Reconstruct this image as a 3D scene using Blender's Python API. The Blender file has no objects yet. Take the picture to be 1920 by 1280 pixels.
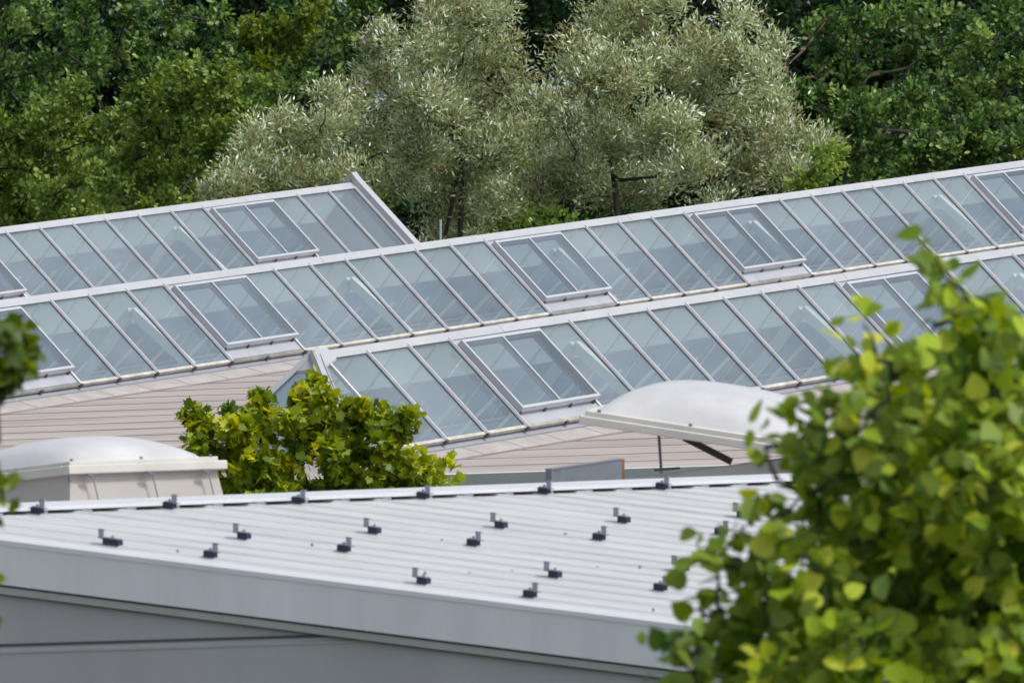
import bpy, math, random
import numpy as np
from mathutils import Vector
random.seed(7)
R = math.radians
scn = bpy.context.scene
col = scn.collection

# ------------------------------------------------------------------ camera
EYE = 24.0                     # camera height above the ground
PITCH = R(5.0)
cam_d = bpy.data.cameras.new("camera"); cam = bpy.data.objects.new("camera", cam_d); col.objects.link(cam)
cam.location = (0, 0, EYE); cam.rotation_euler = (R(90) - PITCH, 0, 0)
cam_d.sensor_width = 36.0; cam_d.lens = 450.0
cam_d.clip_start = 1.0; cam_d.clip_end = 9000.0
cam_d.dof.use_dof = True; cam_d.dof.focus_distance = 133.0; cam_d.dof.aperture_fstop = 15.0
scn.camera = cam
# ------------------------------------------------------------------ world, sun, exposure
SUN_AZ, SUN_EL = R(-22.0), R(56.0)        # azimuth from +X towards +Y
w = bpy.data.worlds.new("World"); scn.world = w; w.use_nodes = True
nt = w.node_tree; nt.nodes.clear()
sky = nt.nodes.new('ShaderNodeTexSky'); sky.sky_type = 'NISHITA'; sky.sun_disc = False
sky.sun_elevation = SUN_EL; sky.sun_rotation = R(90) - SUN_AZ
sky.air_density = 1.0; sky.dust_density = 3.0; sky.ozone_density = 1.0
bg = nt.nodes.new('ShaderNodeBackground'); bg.inputs[1].default_value = 0.142
wo = nt.nodes.new('ShaderNodeOutputWorld')
hz = nt.nodes.new('ShaderNodeHueSaturation'); hz.inputs['Saturation'].default_value = .45     # thin bright cloud
nt.links.new(sky.outputs[0], hz.inputs['Color']); nt.links.new(hz.outputs[0], bg.inputs[0]); nt.links.new(bg.outputs[0], wo.inputs[0])
sl = bpy.data.lights.new("sun", 'SUN'); sl.energy = 1.95; sl.angle = R(8.0); sl.color = (1.0, 0.955, 0.9)
so = bpy.data.objects.new("sun", sl); col.objects.link(so)
sd = Vector((math.cos(SUN_AZ)*math.cos(SUN_EL), math.sin(SUN_AZ)*math.cos(SUN_EL), math.sin(SUN_EL)))
so.rotation_euler = sd.to_track_quat('Z', 'Y').to_euler(); so.location = (60, 60, 80)
scn.view_settings.view_transform = 'Standard'; scn.view_settings.look = 'None'
scn.view_settings.gamma = 1.0; scn.view_settings.exposure = 0.32
scn.cycles.max_bounces = 8; scn.cycles.transparent_max_bounces = 16

# ------------------------------------------------------------------ helpers
V = lambda *a: np.array(a, float)
UP = V(0, 0, 1)
FPX = 24000.0
cp, sp = math.cos(PITCH), math.sin(PITCH)
def at(x, y, Y):
    """the real point seen at photo pixel (x, y) at forward distance Y"""
    v = V((x-960)/FPX, cp + sp*(640-y)/FPX, -sp + cp*(640-y)/FPX)
    v = v * (Y / v[1]); v[2] += EYE
    return v
def hit(x, y, P, n):
    a = at(x, y, 1.0); e = V(0, 0, EYE); v = a - e
    return e + v * (np.dot(P-e, n) / np.dot(v, n))
def unit(v): return v / np.linalg.norm(v)

def tag(o, label=None, cat=None, group=None, kind=None):
    if label: o['label'] = label
    if cat: o['category'] = cat
    if group: o['group'] = group
    if kind: o['kind'] = kind
    return o
def empty(name, loc):
    o = bpy.data.objects.new(name, None); col.objects.link(o); o.location = loc; o.empty_display_size = .2
    return o

class MB:
    def __init__(s): s.v = []; s.f = []; s.sm = False
    def poly(s, pts):
        b = len(s.v); s.v += [tuple(p) for p in pts]; s.f.append(tuple(range(b, b+len(pts)))); return s
    def hexa(s, p):   # p: 8 corners, index = i + 2j + 4k
        b = len(s.v); s.v += [tuple(q) for q in p]
        for f in ((0,2,3,1),(4,5,7,6),(0,1,5,4),(2,6,7,3),(0,4,6,2),(1,3,7,5)): s.f.append(tuple(b+i for i in f))
        return s
    def box(s, o, a, b_, c):
        return s.hexa([o + a*i + b_*j + c*k for k in (0,1) for j in (0,1) for i in (0,1)])
    def cbox(s, ctr, a, b_, c): return s.box(ctr - (a+b_+c)/2, a, b_, c)
    def prism(s, pts, ext):
        n = len(pts); b = len(s.v)
        s.v += [tuple(p) for p in pts] + [tuple(p+ext) for p in pts]
        s.f.append(tuple(range(b+n-1, b-1, -1))); s.f.append(tuple(range(b+n, b+2*n)))
        for i in range(n):
            j = (i+1) % n; s.f.append((b+i, b+j, b+n+j, b+n+i))
        return s
    def tube(s, p0, p1, r0, r1=None, k=8):
        r1 = r0 if r1 is None else r1
        ax = unit(p1-p0); u = np.cross(ax, UP if abs(ax[2]) < .9 else V(1,0,0)); u = unit(u); w_ = np.cross(ax, u)
        b = len(s.v)
        for P, r in ((p0, r0), (p1, r1)):
            for i in range(k):
                t = 2*math.pi*i/k; s.v.append(tuple(P + r*(math.cos(t)*u + math.sin(t)*w_)))
        for i in range(k):
            j = (i+1) % k; s.f.append((b+i, b+j, b+k+j, b+k+i))
        s.f.append(tuple(range(b+k-1, b-1, -1))); s.f.append(tuple(range(b+k, b+2*k)))
        return s
    def build(s, name, mat, parent=None, smooth=False, bevel=0):
        me = bpy.data.meshes.new(name)
        off = np.array(parent_loc(parent)) if parent is not None else None
        vs = np.array(s.v)
        if off is None:
            off = vs.mean(axis=0); off[2] = vs[:,2].min()
        vs = vs - off
        me.from_pydata([tuple(v) for v in vs], [], s.f); me.update()
        if smooth:
            for p in me.polygons: p.use_smooth = True
        me.materials.append(mat)
        o = bpy.data.objects.new(name, me); col.objects.link(o)
        if parent is not None: o.parent = parent
        else: o.location = off
        if bevel:
            m = o.modifiers.new("bevel", 'BEVEL'); m.width = bevel; m.segments = 2; m.limit_method = 'ANGLE'
        return o
def parent_loc(p):
    l = np.zeros(3)
    while p is not None:
        l += np.array(p.location); p = p.parent
    return l

# ------------------------------------------------------------------ materials
def pr_mat(name, c, rough=.6, metal=0., var=.12, scale=3., bump=0., spec=.5, streak=None, c2=None, stretch=(1,1,1), rot=0.):
    m = bpy.data.materials.new(name); m.use_nodes = True; n = m.node_tree; b = n.nodes['Principled BSDF']
    b.inputs['Roughness'].default_value = rough; b.inputs['Metallic'].default_value = metal
    b.inputs['Specular IOR Level'].default_value = spec
    tc = n.nodes.new('ShaderNodeTexCoord'); mp = n.nodes.new('ShaderNodeMapping'); mp.inputs['Scale'].default_value = stretch
    rm = n.nodes.new('ShaderNodeMapping'); rm.inputs['Rotation'].default_value = (0, 0, rot)
    n.links.new(tc.outputs['Object'], rm.inputs[0]); n.links.new(rm.outputs[0], mp.inputs[0])
    nz = n.nodes.new('ShaderNodeTexNoise'); nz.inputs['Scale'].default_value = scale; nz.inputs['Detail'].default_value = 6.
    nz.inputs['Roughness'].default_value = .65
    n.links.new(mp.outputs[0], nz.inputs[0])
    cr = n.nodes.new('ShaderNodeValToRGB'); cr.color_ramp.elements[0].position = .3; cr.color_ramp.elements[1].position = .72
    lo = c2 if c2 else tuple(x*(1-var) for x in c); hi = tuple(min(1, x*(1+var*.6)) for x in c)
    cr.color_ramp.elements[0].color = (*lo, 1); cr.color_ramp.elements[1].color = (*hi, 1)
    n.links.new(nz.outputs[0], cr.inputs[0]); n.links.new(cr.outputs[0], b.inputs['Base Color'])
    if bump:
        bp = n.nodes.new('ShaderNodeBump'); bp.inputs['Strength'].default_value = bump; bp.inputs['Distance'].default_value = .01
        n.links.new(nz.outputs[0], bp.inputs['Height']); n.links.new(bp.outputs[0], b.inputs['Normal'])
    return m
M = {}
M['cap'] = pr_mat('white_coated_aluminium', (.40,.415,.44), .42, 0, .10, 2.2)
M['bar'] = pr_mat('grey_white_aluminium', (.56,.57,.60), .4, 0, .12, 5.)
M['vent'] = pr_mat('vent_frame_aluminium', (.41,.435,.47), .4, 0, .08, 4.)
M['sill'] = pr_mat('weathered_cream_sill', (.50,.475,.42), .6, 0, .35, 6.)
M['flash'] = pr_mat('lead_grey_flashing', (.27,.28,.32), .5, 0, .12, 3.)
M['plate'] = pr_mat('pale_grey_sheet', (.36,.38,.42), .42, 0, .12, 3.)
M['dark'] = pr_mat('black_gasket_shade', (.03,.03,.04), .6)  # black for gaskets, windows, rivets and the drawn shadow lines beside the bars
M['clip'] = pr_mat('dark_clip', (.10,.09,.10), .6)
M['beam'] = pr_mat('pale_truss_paint', (.80,.86,.80), .5)
M['well'] = pr_mat('shaft_lining', (.48,.58,.68), .8, 0, .2, 1.5)
M['felt'] = pr_mat('pinkish_roof_membrane', (.375,.333,.305), .8, 0, .24, .8, .15, stretch=(.5,2.2,1), rot=R(29.9))
M['upst'] = pr_mat('membrane_upstand', (.385,.36,.345), .75, 0, .22, 3.5)
M['seam'] = pr_mat('membrane_seam', (.32,.298,.285), .8, 0, .2, 3.)
M['stain'] = pr_mat('brown_dirt_line', (.30,.255,.235), .85, 0, .3, 2.)
M['verge'] = pr_mat('pale_green_grey_trim', (.50,.54,.53), .5, 0, .1, 2.)
M['render'] = pr_mat('blue_grey_wall', (.22,.23,.27), .8, 0, .12, 1.)
M['white'] = pr_mat('white_ribbed_sheet', (.485,.505,.515), .42, 0, .20, 1.6, stretch=(.45,3.2,1), rot=R(28.7))
M['whitecap'] = pr_mat('white_cap_flashing', (.54,.56,.59), .4, 0, .06, 2.)
M['fascia'] = pr_mat('grey_fascia', (.78,.81,.83), .38, 0, .09, 1.5, stretch=(2.2,2.2,.5))
M['strip'] = pr_mat('grey_green_trim', (.42,.44,.42), .5, 0, .1, 2.)
M['groove'] = pr_mat('dark_groove', (.07,.085,.09), .6)
M['wall'] = pr_mat('mid_grey_wall_panel', (.44,.44,.46), .65, 0, .10, 1.2, stretch=(1.6,1.6,.4))
M['brk'] = pr_mat('galvanised_bracket', (.28,.28,.33), .45, .3, .1, 20.)
M['rub'] = pr_mat('black_rubber_foot', (.012,.016,.04), .6)
M['dome'] = pr_mat('milky_acrylic_dome', (.51,.515,.53), .25, 0, .13, 2.4, spec=.6)
M['frame'] = pr_mat('cream_white_frame', (.55,.54,.51), .5, 0, .10, 3.)
M['kerb'] = pr_mat('beige_grp_kerb', (.42,.40,.385), .6, 0, .08, 2.)
M['steel'] = pr_mat('grey_steel', (.22,.22,.27), .4, .4, .1, 8.)
M['brown'] = pr_mat('dark_brown_actuator', (.07,.05,.045), .6)
M['galv'] = pr_mat('galvanised_pipe', (.42,.50,.55), .4, .2, .1, 6.)
M['bark'] = pr_mat('bark', (.045,.038,.03), .9, 0, .4, 6., .4)
M['barkr'] = pr_mat('reddish_bark', (.12,.065,.045), .9, 0, .4, 5., .4)
M['grass'] = pr_mat('rough_grass', (.035,.06,.02), .95, 0, .5, .05, 0)
M['rust'] = pr_mat('rust', (.20,.08,.03), .85, 0, .6, 9., .2, c2=(.10,.06,.05))

def rusty_mat():
    m = pr_mat('painted_steel_rusting', (.155,.185,.215), .5, 0, .12, 4.)
    n = m.node_tree; b = n.nodes['Principled BSDF']; src = b.inputs['Base Color'].links[0].from_socket
    nz = n.nodes.new('ShaderNodeTexNoise'); nz.inputs['Scale'].default_value = 7.; nz.inputs['Detail'].default_value = 5.
    cr = n.nodes.new('ShaderNodeValToRGB'); cr.color_ramp.elements[0].position = .60; cr.color_ramp.elements[1].position = .68
    mx = n.nodes.new('ShaderNodeMix'); mx.data_type = 'RGBA'; mx.inputs[7].default_value = (.19,.07,.025,1)
    tc = n.nodes.new('ShaderNodeTexCoord'); n.links.new(tc.outputs['Object'], nz.inputs[0])
    n.links.new(nz.outputs[0], cr.inputs[0]); n.links.new(cr.outputs[0], mx.inputs[0])
    n.links.new(src, mx.inputs[6]); n.links.new(mx.outputs[2], b.inputs['Base Color'])
    return m
M['rusty'] = rusty_mat()

def glass_mat(name, tint, dust, dustc, refl=.07):
    m = bpy.data.materials.new(name); m.use_nodes = True; n = m.node_tree; n.nodes.clear()
    out = n.nodes.new('ShaderNodeOutputMaterial')
    tr = n.nodes.new('ShaderNodeBsdfTransparent'); tr.inputs[0].default_value = (*tint, 1)
    df = n.nodes.new('ShaderNodeBsdfDiffuse'); df.inputs[0].default_value = (*dustc, 1)
    gl = n.nodes.new('ShaderNodeBsdfGlossy'); gl.inputs['Roughness'].default_value = .04
    ge = n.nodes.new('ShaderNodeNewGeometry'); vd = n.nodes.new('ShaderNodeVectorMath'); vd.operation = 'DOT_PRODUCT'
    n.links.new(ge.outputs['Normal'], vd.inputs[0]); n.links.new(ge.outputs['Incoming'], vd.inputs[1])
    ops = []
    for op, v in (('ABSOLUTE', 0), ('SUBTRACT', 1), ('POWER', 5), ('MULTIPLY_ADD', .9)):
        q = n.nodes.new('ShaderNodeMath'); q.operation = op; ops.append(q)
    n.links.new(vd.outputs['Value'], ops[0].inputs[0]); ops[1].inputs[0].default_value = 1.; n.links.new(ops[0].outputs[0], ops[1].inputs[1])
    n.links.new(ops[1].outputs[0], ops[2].inputs[0]); ops[2].inputs[1].default_value = 5.
    n.links.new(ops[2].outputs[0], ops[3].inputs[0]); ops[3].inputs[1].default_value = .9; ops[3].inputs[2].default_value = refl
    fr = ops[3]
    tc = n.nodes.new('ShaderNodeTexCoord'); nz = n.nodes.new('ShaderNodeTexNoise'); nz.inputs['Scale'].default_value = 1.3
    nz.inputs['Detail'].default_value = 5.; n.links.new(tc.outputs['Object'], nz.inputs[0])
    mr = n.nodes.new('ShaderNodeMapRange'); mr.inputs[1].default_value = .3; mr.inputs[2].default_value = .7
    mr.inputs[3].default_value = dust*.82; mr.inputs[4].default_value = dust*1.18
    n.links.new(nz.outputs[0], mr.inputs[0])
    oi = n.nodes.new('ShaderNodeObjectInfo'); rv = n.nodes.new('ShaderNodeMapRange'); rv.inputs[3].default_value = .78; rv.inputs[4].default_value = 1.25
    ml = n.nodes.new('ShaderNodeMath'); ml.operation = 'MULTIPLY'
    n.links.new(oi.outputs['Random'], rv.inputs[0]); n.links.new(rv.outputs[0], ml.inputs[0]); n.links.new(mr.outputs[0], ml.inputs[1]); mr = ml
    m1 = n.nodes.new('ShaderNodeMixShader'); m2 = n.nodes.new('ShaderNodeMixShader')
    n.links.new(mr.outputs[0], m1.inputs[0]); n.links.new(tr.outputs[0], m1.inputs[1]); n.links.new(df.outputs[0], m1.inputs[2])
    n.links.new(fr.outputs[0], m2.inputs[0]); n.links.new(m1.outputs[0], m2.inputs[1]); n.links.new(gl.outputs[0], m2.inputs[2])
    n.links.new(m2.outputs[0], out.inputs[0])
    return m
M['glass'] = glass_mat('dusty_blue_green_glass', (.90,.95,.97), .34, (.31,.375,.42))
M['vglass'] = glass_mat('blue_grey_vent_glass', (.80,.88,.93), .34, (.25,.315,.37))
M['eglass'] = glass_mat('sky_reflection_end_glass', (.6,.72,.8), .35, (.34,.42,.50))  # blue sky reflection painted into the end pane's tint and veil colour
def frosted():
    m = bpy.data.materials.new('frosted_rear_glass'); m.use_nodes = True; n = m.node_tree; n.nodes.clear()
    out = n.nodes.new('ShaderNodeOutputMaterial')
    d = n.nodes.new('ShaderNodeBsdfDiffuse'); d.inputs[0].default_value = (.62,.70,.66,1)
    t = n.nodes.new('ShaderNodeBsdfTranslucent'); t.inputs[0].default_value = (.66,.76,.70,1)
    x = n.nodes.new('ShaderNodeMixShader'); x.inputs[0].default_value = .6
    n.links.new(d.outputs[0], x.inputs[1]); n.links.new(t.outputs[0], x.inputs[2]); n.links.new(x.outputs[0], out.inputs[0])
    return m
M['frost'] = frosted()

def leaf_mat(name, cols, under=None, trans=.35, rough=.45):
    """cols: list of (pos, rgb) along the per-leaf tint; under: colour of the underside"""
    m = bpy.data.materials.new(name); m.use_nodes = True; n = m.node_tree; n.nodes.clear()
    out = n.nodes.new('ShaderNodeOutputMaterial')
    at_ = n.nodes.new('ShaderNodeAttribute'); at_.attribute_name = 'tint'
    cr = n.nodes.new('ShaderNodeValToRGB'); e = cr.color_ramp.elements
    while len(e) > 1: e.remove(e[-1])
    e[0].position = cols[0][0]; e[0].color = (*cols[0][1], 1)
    for p, c in cols[1:]:
        q = e.new(p); q.color = (*c, 1)
    n.links.new(at_.outputs['Fac'], cr.inputs[0])
    src = cr.outputs[0]
    if under:
        g = n.nodes.new('ShaderNodeNewGeometry'); mx = n.nodes.new('ShaderNodeMix'); mx.data_type = 'RGBA'
        mx.inputs[7].default_value = (*under, 1)
        n.links.new(g.outputs['Backfacing'], mx.inputs[0]); n.links.new(src, mx.inputs[6]); src = mx.outputs[2]
    p = n.nodes.new('ShaderNodeBsdfPrincipled'); p.inputs['Roughness'].default_value = rough; p.inputs['Specular IOR Level'].default_value = .4
    t = n.nodes.new('ShaderNodeBsdfTranslucent')
    hs = n.nodes.new('ShaderNodeHueSaturation'); hs.inputs['Hue'].default_value = .48; hs.inputs['Value'].default_value = 1.5; hs.inputs['Saturation'].default_value = 1.1
    n.links.new(src, p.inputs['Base Color']); n.links.new(src, hs.inputs['Color']); n.links.new(hs.outputs[0], t.inputs[0])
    x = n.nodes.new('ShaderNodeMixShader'); x.inputs[0].default_value = trans
    n.links.new(p.outputs[0], x.inputs[1]); n.links.new(t.outputs[0], x.inputs[2]); n.links.new(x.outputs[0], out.inputs[0])
    return m
L = {}
L['dark'] = leaf_mat('dark_green_leaves', [(0,(.008,.026,.009)),(.6,(.026,.075,.020)),(1,(.09,.18,.05))], trans=.25)
L['mid'] = leaf_mat('mid_green_leaves', [(0,(.035,.08,.012)),(.5,(.14,.235,.035)),(1,(.38,.50,.12))], trans=.3)
L['fresh'] = leaf_mat('fresh_green_leaves', [(0,(.012,.04,.010)),(.45,(.06,.14,.026)),(1,(.34,.47,.13))], trans=.3)
L['yellow'] = leaf_mat('yellowish_leaves', [(0,(.03,.07,.008)),(.6,(.12,.19,.018)),(1,(.24,.26,.03))], trans=.35)
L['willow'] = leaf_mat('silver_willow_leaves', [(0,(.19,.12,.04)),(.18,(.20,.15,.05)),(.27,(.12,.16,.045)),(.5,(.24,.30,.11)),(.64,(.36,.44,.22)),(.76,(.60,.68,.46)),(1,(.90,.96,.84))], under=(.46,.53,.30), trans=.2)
L['bush'] = leaf_mat('yellow_green_bush_leaves', [(0,(.05,.12,.015)),(1,(.28,.42,.08))], trans=.4)
L['maple'] = leaf_mat('maple_leaves', [(0,(.04,.10,.004)),(.45,(.20,.28,.012)),(.8,(.50,.55,.03)),(.95,(.58,.56,.04)),(1,(.40,.30,.02))], trans=.4)
L['lime'] = leaf_mat('lime_leaves', [(0,(.045,.11,.004)),(.35,(.16,.26,.009)),(.7,(.36,.48,.025)),(.93,(.56,.60,.05)),(1,(.58,.60,.08))], under=(.22,.32,.07), trans=.36, rough=.55)
L['sprig'] = leaf_mat('dark_sprig_leaves', [(0,(.04,.09,.008)),(1,(.18,.25,.02))], trans=.35)

# ------------------------------------------------------------------ the roof frame shared by the big building
AZ = R(60.1436)
D = V(math.cos(AZ), math.sin(AZ), 0)          # along the ridges, away to the right
Q = V(math.sin(AZ), -math.cos(AZ), 0)         # across, towards the viewer
W = .75                                       # bay width
Lm, BE = 1.0839, .740749                      # glazing length and pitch
MU = math.cos(BE)*Q - math.sin(BE)*UP         # down the front glazing
NF = math.cos(BE)*UP + math.sin(BE)*Q
SL = .077                                     # roof rises towards the viewer
BB = 2*math.atan(SL) + BE                     # rear pitch, symmetric about the roof
MB_ = -math.cos(BB)*Q - math.sin(BB)*UP
NB = math.cos(BB)*UP - math.sin(BB)*Q
ROW = {'A': at(11.95, 439.8, 151.539), 'B': at(95.04, 567.46, 132.205), 'C': at(688.67, 664.68, 116.783)}
RUP = unit(UP - SL*Q)                          # roof normal
RP0 = ROW['B'] + MU*Lm - .175*UP + .30*Q*0     # a point of the roof plane
RQ = Q + SL*UP
def rooft(P, h=0.):                            # drop a point on the roof plane
    z = RP0[2] + SL*np.dot(P-RP0, Q)
    return V(P[0], P[1], z + h)

# ------------------------------------------------------------------ skylights
def skylight(key, n0, n1, vents, trusses, label, left='open', right='open', seed=0):
    rnd = random.Random(seed)
    P0 = ROW[key]
    root = empty('glazed_skylight', tuple(rooft(P0 + n0*W*D + MU*Lm)))
    tag(root, label, 'skylight', 'long glazed skylights on the pink roof')
    pt = lambda n, t, h: P0 + n*W*D + t*Lm*MU + h*NF
    RT = -.085                                              # ridge in t
    ridge = lambda n: pt(n, RT, 0)
    # rear slope, measured in metres down from the ridge
    pb = lambda n, s, h: ridge(n) + s*MB_ + h*NB
    sb = 0.
    while True:
        p = pb(0, sb, 0)
        if p[2] <= rooft(p)[2] + .12: break
        sb += .005
    def bx(f, a0, a1, t0, t1, h0, h1, mb):
        return mb.hexa([f(a, t, h) for h in (h0, h1) for t in (t0, t1) for a in (a0, a1)])
    g0 = n0 + (1.04 if left == 'hip' else 0.)               # where full-length bays begin
    nn = [i for i in range(math.ceil(g0 - .2), int(n1)+1)]
    e = .5/W
    vent_at = {}
    for v in vents: vent_at[v] = 1; vent_at[v+1] = 2
    s1_ = .60
    mb = MB(); mb.poly([pb(g0, s1_, .0), pb(n1, s1_, .0), pb(n1, sb, .0), pb(g0, sb, .0)][::-1]); mb.build('rear_shade_panel', M['well'], root)  # added opaque panel, imitates the darker shaded zone low behind the glass
    # panes and bars of the front slope
    ends = nn[:] if n1 == int(n1) else nn + [n1]
    for i in range(len(ends)-1):
        a, b = ends[i], ends[i+1]
        if a not in vent_at:
            mb = MB(); k = rnd.uniform(-.0015, .0015)
            mb.poly([pt(a+.02, -.02, k), pt(b-.02, -.02, 0), pt(b-.02, 1.0, k), pt(a+.02, 1.0, 0)])
            mb.build('pane', M['glass'], root)
            mb = MB(); mb.poly([pb(a+.02, .03, 0), pb(b-.02, .03, 0), pb(b-.02, s1_, 0), pb(a+.02, s1_, 0)][::-1])
            mb.build('rear_pane', M['frost'], root)
        else:
            mb = MB(); mb.poly([pb(a+.02, .03, 0), pb(b-.02, .03, 0), pb(b-.02, s1_, 0), pb(a+.02, s1_, 0)][::-1])
            mb.build('rear_pane', M['frost'], root)
    hw = .0155/W
    for a in ends:
        if vent_at.get(a) == 2: 
            continue
        if (a-2) in vents:     # covered by the vent's edge except at its foot
            mb = MB(); bx(pt, a-hw, a+hw, .86, 1.035, -.01, .022, mb)
        else:
            mb = MB(); bx(pt, a-hw, a+hw, -.03, 1.035, -.01, .022, mb); bx(pt, a-hw*.45, a+hw*.45, -.03, 1.04, .022, .034, mb)
        bar = mb.build('glazing_bar', M['bar'], root)
        mb = MB(); bx(pt, a-hw*1.15, a+hw*1.15, 1.036, 1.056, -.028, .026, mb); mb.build('end_clip', M['clip'], bar)
        mb = MB(); bx(pt, a-hw*1.55, a-hw*1.02, .0, 1.0, .0015, .006, mb)  # shadow on the bar's left side, drawn as a thin black strip
        mb.build('gasket_shade_line', M['dark'], bar)
        mb = MB(); bx(pb, a-hw, a+hw, .02, sb, -.01, .022, mb); mb.build('rear_bar', M['beam'], root)
    # vents: a raised two-bay sash
    for v in vents:
        H = .095; t0, t1 = .06, .885; f = .032
        vr = MB()
        fw = f/W; ft = f/Lm; a0, a1 = v+.035, v+1.985
        bx(pt, a0, a0+fw, t0, t1, H-.012, H, vr); bx(pt, a1-fw, a1, t0, t1, H-.012, H, vr)
        bx(pt, a0+fw, a1-fw, t0, t0+ft, H-.012, H, vr); bx(pt, a0+fw, a1-fw, t1-ft, t1, H-.012, H, vr)
        bx(pt, v+1-fw*.4, v+1+fw*.4, t0+ft, t1-ft, H-.012, H+.006, vr)
        bx(pt, a0+.004, a0+.012, t0, t1-.004, .014, H-.012, vr); bx(pt, a1-.012, a1-.004, t0, t1-.004, .014, H-.012, vr)
        vo = vr.build('vent_window', M['vent'], root)
        mb = MB(); bx(pt, a0+.004, a1-.004, t1-.009, t1-.003, .03, H-.013, mb); mb.build('front_rail', M['bar'], vo)
        for q0, q1 in ((a0+fw, v+1-fw*.4), (v+1+fw*.4, a1-fw)):
            mb = MB(); mb.poly([pt(q0, t0+ft, H-.008), pt(q1, t0+ft, H-.008), pt(q1, t1-ft, H-.008), pt(q0, t1-ft, H-.008)]); mb.build('vent_pane', M['vglass'], vo)
            mb = MB(); bx(pt, q1-.028, q1, t0+ft, t1-ft, H-.05, H-.009, mb); bx(pt, q0, q1-.028, t0+ft, t0+ft+.03, H-.05, H-.009, mb); mb.build('gasket_shade_line', M['dark'], vo)
        for k in (.06, .68, 1.32, 1.9):
            mb = MB(); c = v + k; bx(pt, c-.02, c+.02, t1-.004, t1+.012, .005, .045, mb); mb.build('clip', M['clip'], vo)
        mb = MB(); bx(pt, v+hw, v+2-hw, .80, 1.03, -.012, .006, mb); bx(pt, v+hw, v+2-hw, -.03, t0+.02, -.012, .006, mb)
        bx(pt, v+hw, v+.07, t0+.02, .80, -.012, .012, mb); bx(pt, v+1.93, v+2-hw, t0+.02, .80, -.012, .012, mb); mb.build('apron', M['plate'], root)
        mb = MB(); bx(pt, v+.97, v+1.03, 1.028, 1.05, -.03, .01, mb); mb.build('end_clip', M['clip'], root)
    # sill, flashing, upstand, dirt
    s0, s1 = g0-.02, n1
    if left == 'hip': s0 = n0 - .0
    j = 0
    while s0 + j < s1 - .01:
        a, b = max(s0+j, s0), min(s0+j+1, s1); j += 1
    sm = MB(); bx(pt, nn[0]-1+.0 if left != 'hip' else n0-.02, n1, 1.0, 1.032, -.03, .006, sm); sm.build('sill', M['sill'], root)
    base = pt(0, 1.0, -.03)
    o0 = base - .03*UP; r0 = rooft(base + .05*Q, .085); r1 = rooft(base + .30*Q, .004)
    lo = (n0-.02)*W*D; ex = (n1-n0+.02)*W*D
    mb = MB(); mb.prism([o0+lo, r0+lo, r0+lo-.02*UP, o0+lo-.09*UP-.02*Q], ex)
    mb.build('flashing', M['flash'], root)
    mb = MB(); q0 = r0 + .012*Q - .012*UP
    mb.prism([q0+lo, r1+lo, r1+lo-.03*UP, q0+lo-.08*UP-.02*Q], ex); mb.build('upstand', M['upst'], root)
    for i in range(math.ceil(n0), int(n1)+1):
        a = (i+.35)*W*D
        mb = MB(); mb.prism([q0+a+.003*UP, r1+a+.003*UP, r1+a-.01*UP, q0+a-.01*UP], .012*D)
        mb.build('upstand_joint', M['seam'], root)
    # ridge cap in folded lengths
    c0 = n0 - .06 if left != 'hip' else n0
    k = c0; segs = []
    while k < n1:
        k2 = min(k + 4.5, n1 + .02); segs.append((k, k2)); k = k2
    for i, (a, b) in enumerate(segs):
        mb = MB(); lf = .003 if i % 2 else 0.
        A0 = pt(0, RT, 0) + (.022+lf)*UP
        prof = [A0, pt(0, -.008, .018+lf), pt(0, -.008, .008), pt(0, -.03, .010), A0-.05*UP, pb(0, .10, .010), pb(0, .14, .012), pb(0, .14, .024+lf)]
        off = (a - (.03 if i else 0))*W*D
        mb.prism([p + off for p in prof], (b-a+(.03 if i else 0))*W*D)
        mb.build('ridge_cap', M['cap'], root)
    # rear kerb and lining of the shaft below
    rb = pb(0, sb, 0)
    mb = MB(); r2 = rooft(rb - .06*Q, -.02)
    mb.prism([rb+lo, r2+lo, r2+lo+.03*Q, rb+lo+.06*Q-.03*UP], ex); mb.build('rear_upstand', M['flash'], root)
    fb = base - .05*Q
    mb = MB(); dz = V(0,0,-1.5)
    mb.poly([fb+lo, fb+lo+ex, fb+lo+ex+dz, fb+lo+dz][::-1])
    rb2 = rb + .05*Q
    mb.poly([rb2+lo, rb2+lo+ex, rb2+lo+ex+dz, rb2+lo+dz])
    mb.poly([fb+lo+dz, fb+lo+ex+dz, rb2+lo+ex+dz, rb2+lo+dz])
    mb.poly([fb+lo, rb2+lo, rb2+lo+dz, fb+lo+dz]); mb.poly([fb+lo+ex, rb2+lo+ex, rb2+lo+ex+dz, fb+lo+ex+dz])
    mb.build('shaft_lining', M['well'], root)
    # inner trusses
    for tn in trusses:
        if tn < n0 + .3 or tn > n1: continue
        ap = ridge(tn) - .28*UP; wd = .085*D
        mb = MB()
        fe = pt(tn, .93, -.12); be = pb(tn, sb-.02, -.14)
        for en in (fe, be):
            ax = unit(en-ap); nr = np.cross(ax, D); nr = unit(nr)*.10
            mb.box(ap - wd/2 - nr/2, en-ap, wd, nr)
        mb.build('truss', M['beam'], root)
    for a in ends[:-1]:     # slim inner braces, one pair in each bay
        mb = MB()
        q = pb(a+.5, sb*.62, -.08); q2 = pb(a-.35, sb+.05, -.02) - .25*UP; q3 = pt(a+.9, .9, -.14) - .1*UP
        mb.tube(q, q2, .020, k=4)
        mb.build('brace', M['beam'], root)
    mb = MB(); q = rb2 - .35*UP; mb.box(q+lo, ex, .05*Q, .10*UP); mb.build('inner_rail', M['beam'], root)
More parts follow.
